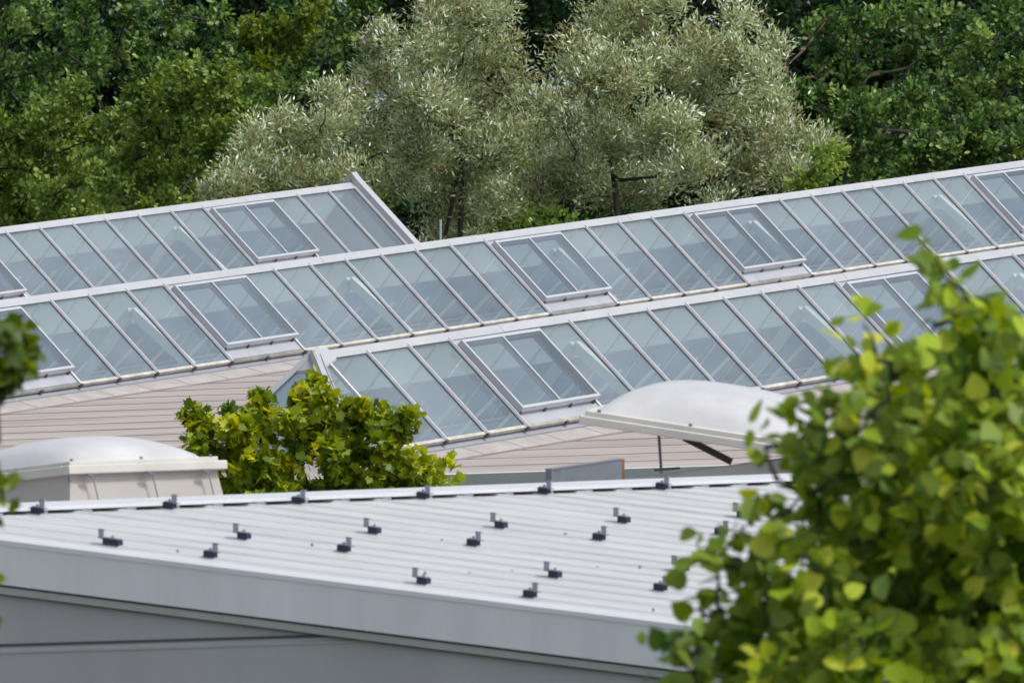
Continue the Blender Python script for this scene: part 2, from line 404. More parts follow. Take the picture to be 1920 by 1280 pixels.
    # ends
    if right == 'gable':
        a = n1
        Pr, Pf, Pb_ = ridge(a), pt(a, 1.03, 0), pb(a, sb, 0)
        mb = MB(); mb.poly([Pr, Pf, rooft(Pf), rooft(Pb_), Pb_]); mb.build('gable_panel', M['plate'], root)
        mb = MB()
        bx(pt, a+.03, a+.20, RT, 1.04, -.02, .10, mb)
        bx(pb, a+.03, a+.20, 0., sb, -.02, .10, mb)
        mb.build('verge_trim', M['cap'], root)
        mb = MB(); q = ridge(a)+.03*W*D; mb.prism([q-.03*NF, q+.10*NF, q+.15*UP, q+.10*NB, q-.03*NB], .17*W*D); mb.build('verge_peak', M['cap'], root)
        mb = MB(); bx(pt, a, a+.028, -.03, 1.03, -.02, .03, mb); mb.build('verge_flashing', M['flash'], root)
    if left == 'hip':
        ap = ridge(n0)
        cf = pt(n0, 1.03, 0) - .75*.98*D; cb = pb(n0, sb, 0) - .75*.98*D
        cf = pt(n0, 1.0, 0) - .74*D; 
        # triangular end pane and the cut panes beside it
        mb = MB(); mb.poly([ap, cb, cf]); mb.build('end_pane', M['eglass'], root)
        mb = MB(); mb.poly([pt(n0, RT, 0), cf, pt(nn[0], 1.0, 0), pt(nn[0], -.02, 0)]); mb.build('hip_pane', M['glass'], root)
        mb = MB(); mb.poly([pb(n0,0,0), pb(nn[0],0,0), pb(nn[0],sb,0), cb]); mb.build('rear_hip_pane', M['frost'], root)
        # hip bars
        for c_, wd_, nm in ((cf, .085, 'hip_cap'), (cb, .05, 'hip_cap')):
            ax = c_ - ap; nr = unit(np.cross(unit(ax), D if c_ is cb else -D)); 
            nr = nr if nr[2] > 0 else -nr
            sd_ = unit(np.cross(unit(ax), nr))*wd_
            mb = MB(); mb.box(ap - sd_/2 - .01*nr, ax, sd_, .035*nr); mb.box(ap - sd_*.62 - .01*nr, ax, sd_*.14, .05*nr); mb.box(ap + sd_*.48 - .01*nr, ax, sd_*.14, .05*nr)
            mb.build(nm, M['cap'], root)
        # bar running from the apex down the face
        a = n0+.12
        mb = MB(); q0_ = pt(a, .06, 0)
        bx(pt, a-hw, a+hw, .03, 1.0, -.01, .024, mb); mb.build('glazing_bar', M['bar'], root)
        # pyramid cap over the apex
        up = ap + .045*UP
        k1 = ap + (cf-ap)*.165 + .022*NF - .01*D; k2 = ap + (cb-ap)*.165 + .022*NB - .01*D
        k3 = pt(n0+.30, .015, .036); k4 = pb(n0+.30, .145, .036); k5 = pt(n0+.30, RT, 0)+.052*UP
        mb = MB(); mb.poly([up, k2, k1]); mb.poly([up, k1, k3, k5]); mb.poly([up, k5, k4, k2])
        dn = -.022*UP
        mb.poly([k1, k2, k2+dn, k1+dn]); mb.poly([k3, k1, k1+dn, k3+dn]); mb.build('apex_cap', M['cap'], root)
        # end sill and kerb
        mb = MB()
        ax = cb-cf
        mb.box(cf-.03*D-.03*UP, ax, .03*D, .03*UP); mb.build('end_sill', M['sill'], root)
        mb = MB(); mb.poly([cf-.03*UP, cb-.03*UP, rooft(cb-.2*D), rooft(cf-.2*D)]); mb.poly([cf-.03*UP, rooft(cf-.2*D), rooft(cf+.25*Q-.1*D), rooft(pt(n0, 1., 0)+.3*Q), pt(n0,1.,-.03)])
        mb.build('end_upstand', M['upst'], root)
    return root

skylight('A', -6, 10.86, [-3, 6], [-.65, 5.35, 10.9], 'far glazed skylight ending in a raised gable in front of the silvery tree', right='gable', seed=1)
skylight('B', -6, 32, [-3, 3, 12, 18, 27], [-3.7, 2.3, 8.3, 14.3, 20.3, 26.3], 'middle glazed skylight, running unbroken right across the picture', seed=2)
skylight('C', -1.12, 21, [2, 12], [5.3, 11.3, 17.3], 'nearest glazed skylight, with a hipped white end behind the small maple', left='hip', seed=3)

# ------------------------------------------------------------------ the big building under the skylights
def big_building():
    e = hit(900, 893, RP0, RUP)
    u0 = np.dot(e - RP0, D); 
    def rp(u, v, h=0.): return RP0 + u*D + v*RQ + h*UP
    u1 = u0 + 60.
    vA = np.dot(ROW['A']+MU*Lm-RP0, Q); vB = 0.; vC = np.dot(ROW['C']+MU*Lm-RP0, Q)
    wd = 1.62                                # footprint width of a skylight
    uC0 = np.dot(ROW['C'] + (-1.12)*W*D - RP0, D) - .80; uC1 = np.dot(ROW['C'] + 21*W*D - RP0, D)
    uA1 = np.dot(ROW['A'] + 10.86*W*D - RP0, D); uA0 = np.dot(ROW['A'] - 6*W*D - RP0, D)
    uB0 = np.dot(ROW['B'] - 6*W*D - RP0, D); uB1 = np.dot(ROW['B'] + 32*W*D - RP0, D)
    v0, v1 = vA - wd - 1.2, vC + 9.0
    root = empty('flat_roofed_building', tuple(rp((u0+u1)/2, vC)[:2]) + (0.,))
    tag(root, 'wide building with a pinkish beige sheet roof carrying the three glazed skylights', 'building')
    print('VERGE at', e, 'uC0', uC0, 'u0', u0)
    mb = MB()
    def q(ua, ub, va, vb):
        if ub > ua and vb > va: mb.poly([rp(ua, va), rp(ua, vb), rp(ub, vb), rp(ub, va)])
    ins = .06
    def band(va, vb): q(u0, u1, va, vb)
    q(u0, u1, v0, vA-wd)
    for (v, a, b) in ((vA, max(uA0,u0), uA1), (vB, max(uB0,u0), uB1), (vC, uC0, uC1)):
        q(u0, a, v-wd, v-ins); q(b, u1, v-wd, v-ins)
    q(u0, u1, vA-ins, vB-wd); q(u0, u1, vB-ins, vC-wd); q(u0, u1, vC-ins, v1)
    mb.build('roof_sheet', M['felt'], root)
    # welded laps running down the fall
    sp_ = 1.75
    spans = [(vA+.3, vB-wd-.1, u0, u1), (vB+.33, vC-wd-.1, u0, u1), (vC+.33, v1-.1, u0, u1)]
    for k, (va, vb, a, b) in enumerate(spans):
        s = MB(); u = a + .3; 
        while u < b - 12.:
            s.prism([rp(u, va, -.002), rp(u+.05, va, -.002), rp(u+.05, va, .004), rp(u, va, .006)], (vb-va)*RQ); u += sp_/2*1.15
        s.build('roof_laps', M['felt'], root)
    # extra laps left of the hipped skylight
    for v, a, b in ((vB, u0, u1), (vC, u0, u1)):
        s = MB(); s.prism([rp(a, v+.26, .003), rp(a, v+.36, .006), rp(a, v+.40, .003)], (b-a)*D); s.build('dirt_line', M['stain'], root)
    # verge trim
    mb = MB(); mb.box(rp(u0-.06, v0, -.10), .16*D, (v1-v0)*RQ, .13*UP); mb.build('verge_trim', M['verge'], root)
    mb = MB(); mb.box(rp(u0-.02, v0, -.50), .1*D, (v1-v0)*RQ, .39*UP); mb.build('verge_board', M['render'], root)
    # walls
    t = .25
    cs = [rp(u0, v0), rp(u1, v0), rp(u1, v1), rp(u0, v1)]
    for i in range(4):
        a, b = cs[i], cs[(i+1) % 4]; n_ = unit(np.cross(b-a, UP)); 
        mb = MB(); mb.poly([V(a[0],a[1],0), V(b[0],b[1],0), b-.12*UP, a-.12*UP]); mb.build('wall', M['render'], root)
        for k in range(1, 12):       # upright windows on each long wall
            f = k/12.; p = a + (b-a)*f; dr = unit((b-a)*V(1,1,0))
            c_ = V(p[0], p[1], 7.0); nn_ = unit(np.cross(dr, UP))
            mb = MB(); mb.cbox(c_, dr*1.3, nn_*.12, 1.6*UP); wf = mb.build('window', M['dark'], root)
    return u0
big_building()

# ------------------------------------------------------------------ pipe behind the middle ridge
pb0 = at(826, 456, 141.0); pt0 = at(826, 413, 141.0)
mb = MB(); mb.tube(rooft(pb0), pt0, .0125, k=10)
po = mb.build('vent_pipe', M['galv']); tag(po, 'thin upright galvanised pipe sticking up behind the middle skylight ridge', 'pipe')
mb = MB(); mb.tube(pt0, pt0+.006*UP, .016, k=10); mb.build('pipe_rim', M['galv'], po, )

# ------------------------------------------------------------------ white ribbed roof in front
AC, AR = .9898, -.5013
fc = V(math.cos(AC), math.sin(AC), -.0615); fr = V(math.cos(AR), math.sin(AR), -.0578)
FO = at(448.99, 1011.96, 75.0)
fnrm = unit(np.cross(fr, fc)); 
if fnrm[2] < 0: fnrm = -fnrm
SP = 1.3769; U = [-1.3528, 0., .739, 2.0844, 2.8411]
fp = lambda c, u, h=0.: FO + c*fc + u*fr + h*UP
def white_building():
    c0, c1, u0, u1 = -1.98, 15.0, -1.66, 9.5
    root = empty('white_roofed_building', tuple(fp(5, 4)[:2]) + (0.,))
    tag(root, 'nearest grey building with a white ribbed metal roof and a deep pale fascia', 'building')
    rib = SP/3.
    mb = MB(); mb.poly([fp(c0,u0), fp(c0,u1), fp(c1,u1), fp(c1,u0)][::-1]); mb.build('roof_sheet', M['white'], root)
    k = math.ceil((c0+.15)/rib)
    ribs = MB(); lines = MB()
    while k*rib < c1:
        c = k*rib
        for (o, wdt, hh) in ((0, .028, .014), (rib*.5, .02, .002)):
            a = c + o
            pts = [fp(a-wdt, u0+.06), fp(a-wdt*.5, u0+.06, hh), fp(a+wdt*.5, u0+.06, hh), fp(a+wdt, u0+.06)]
            ribs.prism(pts, (u1-u0-.06)*fr)
        k += 1
    ribs.build('roof_ribs', M['white'], root)
    # cap over the ends of the ribs
    mb = MB(); a = fp(c0-.05, u0-.10)
    prof = [fp(c0-.05, -1.42, .022), fp(c0-.05, -1.415, .024), fp(c0-.05, -1.42, .046), fp(c0-.05, -1.71, .034), fp(c0-.05, -1.74, -.05), fp(c0-.05, -1.73, -.05), fp(c0-.05, -1.70, .020)]
    mb.prism(prof, (c1-c0)*fc); mb.build('cap_flashing', M['whitecap'], root)
    # small grey profile closers under the cap
    k = math.ceil(c0/rib)
    while k*rib < 11.:
        mb = MB(); cc = k*rib + .055
        mb.box(fp(cc-.03, -1.45, .001), .06*fr, .09*fc, .020*UP); mb.build('profile_closer', M['brk'], root); k += 1
    # screws
    rnd = random.Random(3)
    for (x, y) in ((333,1036),(585,1024),(828,1016),(1060,1004),(1290,994),(797,1077),(880,1078),(960,1074),(1041,1070),(1120,1067),(1200,1065),(1225,1146)):
        P = hit(x, y, FO, fnrm)
        mb = MB(); mb.tube(P, P+.020*UP, .010, .007, k=6); mb.build('screw', M['steel'], root)
    # fascia towards the viewer: outward normal is -fc in plan
    o = unit(np.cross(fr, UP)); o = o if np.dot(o, fc) < 0 else -o; Lr = (u1-u0+.2)*fr
    s = fp(c0, u0-.1)
    prof = [s-.12*o*0+.02*UP-.10*o, s+.035*UP-.05*o, s+.036*UP+.0*o, s+.022*UP+.03*o, s-.005*UP+.035*o, s-.02*UP-.10*o]
    mb = MB(); mb.prism(prof, Lr); mb.build('edge_bead', M['whitecap'], root)
    mb = MB(); mb.box(s+.012*o-.235*UP, Lr, .018*o, .232*UP); mb.build('fascia', M['fascia'], root)
    mb = MB(); mb.box(s-.06*o-.255*UP, Lr, .07*o, .022*UP); mb.build('shadow_gap', M['groove'], root)
    mb = MB(); mb.box(s-.05*o-.292*UP, Lr, .065*o, .040*UP); mb.build('lower_trim', M['strip'], root)
    mb = MB(); mb.box(s-.05*o-.302*UP, Lr, .055*o, .012*UP); mb.build('shadow_gap', M['groove'], root)
    for (x, y) in ((413,1147),(978,1212)):
        P = hit(x, y, s+.016*o, o); mb = MB(); mb.cbox(P, .02*unit(fr), .015*o, .02*UP); mb.build('rivet', M['dark'], root)
    # walls
    cs = [fp(c0+.03, u0), fp(c0+.03, u1), fp(c1, u1), fp(c1, u0)]
    for i in range(4):
        a, b = cs[i].copy(), cs[(i+1) % 4].copy()
        mb = MB(); mb.poly([V(a[0],a[1],0), V(b[0],b[1],0), b-(.05)*UP, a-(.05)*UP]); mb.build('wall', M['wall'], root)
    # inclined drip moulding on the front wall
    wp = cs[0]; A = hit(-160, 1221, wp, o); B = hit(720, 1195, wp, o)
    ax = B-A
    mb = MB(); pr = [A, A+.007*o-.010*UP, A+.007*o-.024*UP, A-.026*UP]
    mb.prism(pr, ax); mb.build('drip_moulding', M['wall'], root)
    mb = MB(); mb.box(A+.014*UP-.0*o, ax, .004*o, .016*UP); mb.build('joint', M['groove'], root)
    # lower flat roof behind the ribbed one (carries the dome rooflights)
    z = 24-9.45
    a, b = fp(c0-6, u0-.1), fp(13.5, u0-.1)
    back = -unit(V(fr[0], fr[1], 0))*0 + V(-.42, .907, 0)*0
    P1 = V(a[0], a[1], z); P2 = V(b[0], b[1], z); P3 = P2 + V(-2.0, 6., 0); P4 = P1 + V(-3.0, 14.5, 0)
    mb = MB(); mb.prism([P1, P2, P3, P4], -.3*UP); mb.build('rear_roof', M['kerb'], root)
    mb = MB()
    for i, (p, q) in enumerate(((P2,P3),(P3,P4),(P4,P1))): mb.poly([V(p[0],p[1],0), V(q[0],q[1],0), q-.3*UP, p-.3*UP])
    mb.build('rear_wall', M['wall'], root)
white_building()

# ------------------------------------------------------------------ brackets on the white roof
def make_bracket(side, long_=False):
    """side -1: upright at the left end of the foot; +1: upright at its right end"""
    r_ = unit(fr); c_ = unit(fc); o0 = np.zeros(3)
    root = empty('roof_bracket', (0,0,0))
    ln = .105 if long_ else .064
    mb = MB(); mb.box(-c_*.025 - r_*(.0 if side < 0 else ln) + .006*UP, r_*ln, c_*.05, .036*UP)
    mb.build('rubber_foot', M['rub'], root)
    mb = MB(); mb.box(-c_*.022 - r_*(.0 if side < 0 else ln*.9) + .0435*UP, r_*ln*.9, c_*.044, .006*UP)
    mb.tube(V(0,0,.048) + r_*ln*.5*(-side), V(0,0,.062) + r_*ln*.5*(-side), .009, k=6)
    mb.build('base_plate', M['brk'], root)
    x = r_*(.0 if side < 0 else 0)
    mb = MB(); p = -c_*.022 - r_*(.030 if side < 0 else 0.005) + .038*UP
    mb.box(p, r_*.034, c_*.006, .056*UP); mb.box(p, r_*.034, c_*.044, .006*UP)
    mb.box(p + .050*UP, r_*.034, c_*.022, .006*UP)
    mb.build('upright', M['brk'], root)
    return root
def copy_tree(o, parent=None):
    c = o.copy(); col.objects.link(c); c.parent = parent
    for ch in list(o.children): copy_tree(ch, c)
    return c
protoL = make_bracket(-1); protoR = make_bracket(1); protoLL = make_bracket(-1, True)
for p_ in (protoL, protoR, protoLL): p_['done'] = 0
NUM = ['leftmost', 'second from the left', 'third from the left', 'fourth from the left', 'fifth from the left', 'rightmost']
rows = [(0, range(0, 6), 'R', 'of those tight under the white cap'), (1, range(-1, 5), 'L', 'in the second row below the white cap'),
        (2, range(-1, 4), 'R', 'in the third row below the white cap'), (3, range(-1, 2), 'L', 'in the fourth row below the white cap'),
        (4, range(-1, 1), 'R', 'in the fifth row, nearest the fascia')]
for j, rg, kd, where in rows:
    rg = list(rg)
    for q, i in enumerate(rg):
        src = protoR if kd == 'R' else protoL
        if j == 1 and i == -1: src = protoLL
        if src['done'] == 0: o = src; src['done'] = 1
        else: o = copy_tree(src)
        o.location = tuple(fp(i*SP, U[j], .004))
        nm = 'rightmost' if q == len(rg)-1 else NUM[q]
        tag(o, 'small grey bracket, %s %s' % (nm, where), 'bracket', 'brackets standing on the white ribbed roof')
for p_ in (protoL, protoR, protoLL): del p_['done']
for o in col.objects:
    if 'done' in o: del o['done']

# ------------------------------------------------------------------ dome rooflights
def dome_mesh(o, e1, e2, up, rise, k=22):
    mb = MB()
    for j in range(k+1):
        for i in range(k+1):
            a, b = i/k, j/k
            ea = (1-abs(2*a-1)**2.6); eb = (1-abs(2*b-1)**2.6)
            mb.v.append(tuple(o + e1*a + e2*b + up*rise*(ea*eb)**.62))
    for j in range(k):
        for i in range(k):
            q = j*(k+1)+i; mb.f.append((q, q+1, q+k+2, q+k+1))
    return mb
def ring(mb, o, e1, e2, wd, hh, up):
    a, b = unit(e1)*wd, unit(e2)*wd
    mb.box(o, e1, b, up*hh); mb.box(o+e2-b, e1, b, up*hh)
    mb.box(o+b, a, e2-2*b, up*hh); mb.box(o+e1-a+b, a, e2-2*b, up*hh)

def left_rooflight():
    O = at(131, 886, 86.0)
    e1 = V(.707,.707,-.044)*1.42; e2 = V(-.707,.707,-.15)*1.42; up = unit(np.cross(e1, e2))
    root = empty('dome_rooflight', tuple(O - .6*UP)); tag(root, 'closed milky dome rooflight on a beige kerb at the left, behind the white roof', 'rooflight', 'dome rooflights behind the white roof')
    # splayed kerb
    t = [O+.02*e1+.02*e2, O+.98*e1+.02*e2, O+.98*e1+.98*e2, O+.02*e1+.98*e2]
    cen = O+.5*e1+.5*e2
    bt = [p + (p-cen)*V(1,1,0)*.17 - .62*UP for p in t]
    names = 4
    mb = MB()
    for i in range(4): j = (i+1) % 4; mb.poly([t[i], t[j], bt[j], bt[i]][::-1])
    mb.build('kerb', M['kerb'], root)
    mb = MB(); ring(mb, O - .012*UP - .03*unit(e1) - .03*unit(e2), e1+.06*unit(e1), e2+.06*unit(e2), .07, .062, up); fo = mb.build('frame', M['frame'], root, bevel=.008)
    mb = MB(); ring(mb, O + .050*UP + .012*e1 + .012*e2, e1*.976, e2*.976, .075, .03, up); mb.build('flange', M['frame'], fo, bevel=.006)
    mb = dome_mesh(O + .082*UP + .055*e1 + .055*e2, e1*.89, e2*.89, up, .20)
    mb.build('dome', M['dome'], root, smooth=True)
    for f in (.10, .49, .86):       # toggle clips and the stays below them
        P = O + f*e1 - .03*unit(e2); w1 = unit(e1)
        mb = MB(); mb.prism([P-.035*w1-.012*UP, P+.035*w1-.012*UP, P+.045*w1-.045*UP, P+.025*w1-.045*UP], -.02*unit(e2)); c_ = mb.build('toggle_clip', M['steel'], root)
        A_ = P + .04*w1 - .05*UP - .01*unit(e2); B_ = P + .095*w1 - .34*UP - .05*unit(e2)
        mb = MB(); mb.tube(A_, B_, .006, k=5); mb.build('stay', M['seam'], c_)
    P = O - .02*unit(e1) - .02*unit(e2); mb = MB(); mb.cbox(P-.04*UP, unit(e1)*.02, unit(e2)*.02, .05*UP); mb.build('corner_clip', M['steel'], root)
    for f in (.03, .5, .97):
        P = O + f*e1*.97 + .02*e2 + .083*UP; mb = MB(); mb.tube(P, P+.012*UP, .012, k=6); mb.build('screw_cover', M['steel'], root)
left_rooflight()

def right_rooflight():
    A = at(1084, 794, 86.0); B = at(1492, 856, 85.75)
    e1 = B-A; h1 = unit(V(e1[0], e1[1], 0)); e2 = V(-h1[1], h1[0], 0); e2 = unit(e2 + .0*UP + .12*h1)*1.5
    up = unit(np.cross(e1, e2)); up = up if up[2] > 0 else -up
    root = empty('dome_rooflight', tuple(A + e1*.5 + e2*.5 - 1.*UP)); tag(root, 'open milky dome rooflight, its lid tilted up on a thin prop', 'rooflight', 'dome rooflights behind the white roof')
    mb = MB(); ring(mb, A, e1, e2, .085, .058, up); fo = mb.build('lid_frame', M['frame'], root, bevel=.008)
    mb = MB(); ring(mb, A + .058*up + .02*e1 + .02*e2, e1*.96, e2*.96, .10, .035, up); mb.build('flange', M['frame'], fo, bevel=.006)
    mb = dome_mesh(A + .093*up + .05*e1 + .06*e2, e1*.91, e2*.87, up, .215); mb.build('dome', M['dome'], root, smooth=True)
    for f in (.08, .5):
        P = A + f*e1 + .03*e2 + .095*up; mb = MB(); mb.tube(P, P+.014*up, .014, k=6); mb.build('screw_cover', M['steel'], root)
    # kerb: pitched with the hidden roof, falling away from the viewer
    F0 = at(1150, 901, 86.1); F1 = at(1500, 856, 85.9); k2 = unit(V(e2[0], e2[1], 0))*1.4 - .24*UP
    N0, N1 = F0 + k2, F1 + k2
    mb = MB()
    for p, q in ((F0,F1),(F1,N1),(N1,N0),(N0,F0)):
        cen = (F0+F1+N0+N1)/4
        pb1 = p + (p-cen)*V(1,1,0)*.12 - .5*UP; qb1 = q + (q-cen)*V(1,1,0)*.12 - .5*UP
        pi = p + (cen-p)*V(1,1,0)*.07; qi = q + (cen-q)*V(1,1,0)*.07
        mb.poly([p, q, qb1, pb1]); mb.poly([p, pi, qi, q]); mb.poly([pi, qi, qi-.5*UP, pi-.5*UP])
    mb.build('kerb', M['kerb'], root)
    mb = MB(); g0 = at(1226, 881, 86.0); g1 = at(1275, 877, 86.0); mb.cbox((g0+g1)/2, g1-g0, .03*V(0,1,0), .014*UP); mb.build('prop_plate', M['brown'], root)
    mb = MB(); mb.tube(at(1235, 812, 86.3), at(1240, 886, 86.15), .010, k=8); mb.build('prop_rod', M['steel'], root)
    a_, b_ = at(1282, 820, 86.4), at(1372, 866, 86.15); ax = b_-a_; pr_ = unit(np.cross(ax, V(0,1,0)))
    mb = MB(); mb.box(a_-pr_*.022, ax, pr_*.044, .04*V(0,1,0)); mb.build('opening_arm', M['brown'], root)
right_rooflight()

# rusty grey metal cowl behind the cap
Pc = at(1034, 908, 84.3); Pd = at(1166, 898, 84.9)
cd = Pd - Pc; th_ = unit(V(cd[1], -cd[0], 0))*.05
hh0 = at(1034, 881, 84.3) - Pc; hh1 = at(1166, 862, 84.9) - Pd
root = empty('metal_cowl', tuple(Pc + cd*.5 - .25*UP)); tag(root, 'grey painted steel cowl with a rusty right end, just behind the white cap flashing', 'cowl')
lo = -.2*UP
mb = MB(); mb.hexa([Pc+lo, Pd+lo, Pc-th_+lo, Pd-th_+lo, Pc+hh0, Pd+hh1, Pc-th_+hh0, Pd-th_+hh1]); mb.build('cowl_body', M['rusty'], root)
mb = MB(); u_ = unit(cd)*.016; mb.hexa([Pd+lo+.003*th_/.05, Pd+u_*1.8+lo, Pd-th_*1.3+lo, Pd+u_*1.8-th_*1.3+lo, Pd+hh1+.006*UP, Pd+hh1+u_*1.8+.006*UP, Pd-th_*1.3+hh1+.006*UP, Pd+u_*1.8-th_*1.3+hh1+.006*UP]); mb.build('rusty_end', M['rust'], root)
mb = MB(); mb.box(Pc+hh0+th_*.06, cd+hh1-hh0, -th_*1.1, .008*UP); mb.build('top_fold', M['steel'], root)

# ------------------------------------------------------------------ foliage
def T_broad(w_=.62):
    v = [(0,0,0),(w_*.5,.35,.06),(w_*.42,.75,.04),(0,1,-.06),(-w_*.42,.75,.04),(-w_*.5,.35,.06)]
    return np.array(v, float), [(0,1,2,3),(0,3,4,5)]
def T_willow():
    v = [(0,0,0),(.13,.45,.015),(0,1,-.05),(-.13,.45,.015)]
    return np.array(v, float), [(0,1,2,3)]
def T_maple():
    pts = [(0,-.02),(.16,.03),(.38,-.10),(.34,.10),(.55,.20),(.42,.30),(.62,.62),(.36,.55),(.27,.62),(.26,.84),(.12,.78),(0,1.05)]
    ring_ = pts + [(-x, y) for x, y in pts[-2:0:-1]]
    v = [(x, y, .10*abs(x) - .10*y*y) for x, y in ring_] + [(0, .35, -.02)]
    c = len(ring_); f = [(i, (i+1) % c, c) for i in range(c)]
    return np.array(v, float), f
def T_lime():
    pts = [(0,.02),(.16,-.05),(.36,.03),(.48,.22),(.48,.46),(.36,.70),(.18,.88),(0,1.06)]
    ring_ = pts + [(-x, y) for x, y in pts[-2:0:-1]]
    v = [(x, y, .12*abs(x) - .14*y*y) for x, y in ring_] + [(0, .42, -.03)]
    c = len(ring_); f = [(i, (i+1) % c, c) for i in range(c)]
    return np.array(v, float), f

def leaves_obj(name, tpl, P, A, N, S, T, mat, parent):
    """P base points, A leaf axis, N leaf normal, S size, T tint"""
    tv, tf = tpl; n = len(P); k = len(tv)
    A = A/np.linalg.norm(A, axis=1)[:,None]
    X = np.cross(A, N); X /= (np.linalg.norm(X, axis=1)[:,None]+1e-9); Nn = np.cross(X, A)
    vs = P[:,None,:] + S[:,None,None]*(tv[None,:,0,None]*X[:,None,:] + tv[None,:,1,None]*A[:,None,:] + tv[None,:,2,None]*Nn[:,None,:])
    vs = vs.reshape(-1,3) - parent_loc(parent)[None,:]
    me = bpy.data.meshes.new(name); me.vertices.add(n*k); me.vertices.foreach_set('co', vs.astype(np.float32).ravel())
    fl = np.concatenate([np.array(f) for f in tf]); cnt = np.array([len(f) for f in tf])
    li = (fl[None,:] + (np.arange(n)*k)[:,None]).ravel(); tot = np.tile(cnt, n); st = np.concatenate([[0], np.cumsum(tot)[:-1]])
    me.loops.add(len(li)); me.loops.foreach_set('vertex_index', li.astype(np.int32))
    me.polygons.add(len(tot)); me.polygons.foreach_set('loop_start', st.astype(np.int32)); me.polygons.foreach_set('loop_total', tot.astype(np.int32))
    me.polygons.foreach_set('use_smooth', np.ones(len(tot), bool))
    at_ = me.attributes.new('tint', 'FLOAT', 'POINT'); at_.data.foreach_set('value', np.repeat(T, k).astype(np.float32))
    me.update(calc_edges=True); me.materials.append(mat)
    o = bpy.data.objects.new(name, me); col.objects.link(o); o.parent = parent
    return o
def rdir(g, n):
    v = g.normal(size=(n,3)); return v/np.linalg.norm(v, axis=1)[:,None]

def limb(mb, p, q, r0, r1, g, seg=4, wob=.06):
    pts = [p]; ln = np.linalg.norm(q-p)
    for i in range(1, seg): pts.append(p + (q-p)*i/seg + g.normal(size=3)*ln*wob)
    pts.append(q)
    for i in range(seg):
        a, b = r0+(r1-r0)*i/seg, r0+(r1-r0)*(i+1)/seg; mb.tube(pts[i], pts[i+1], a, b, k=7)

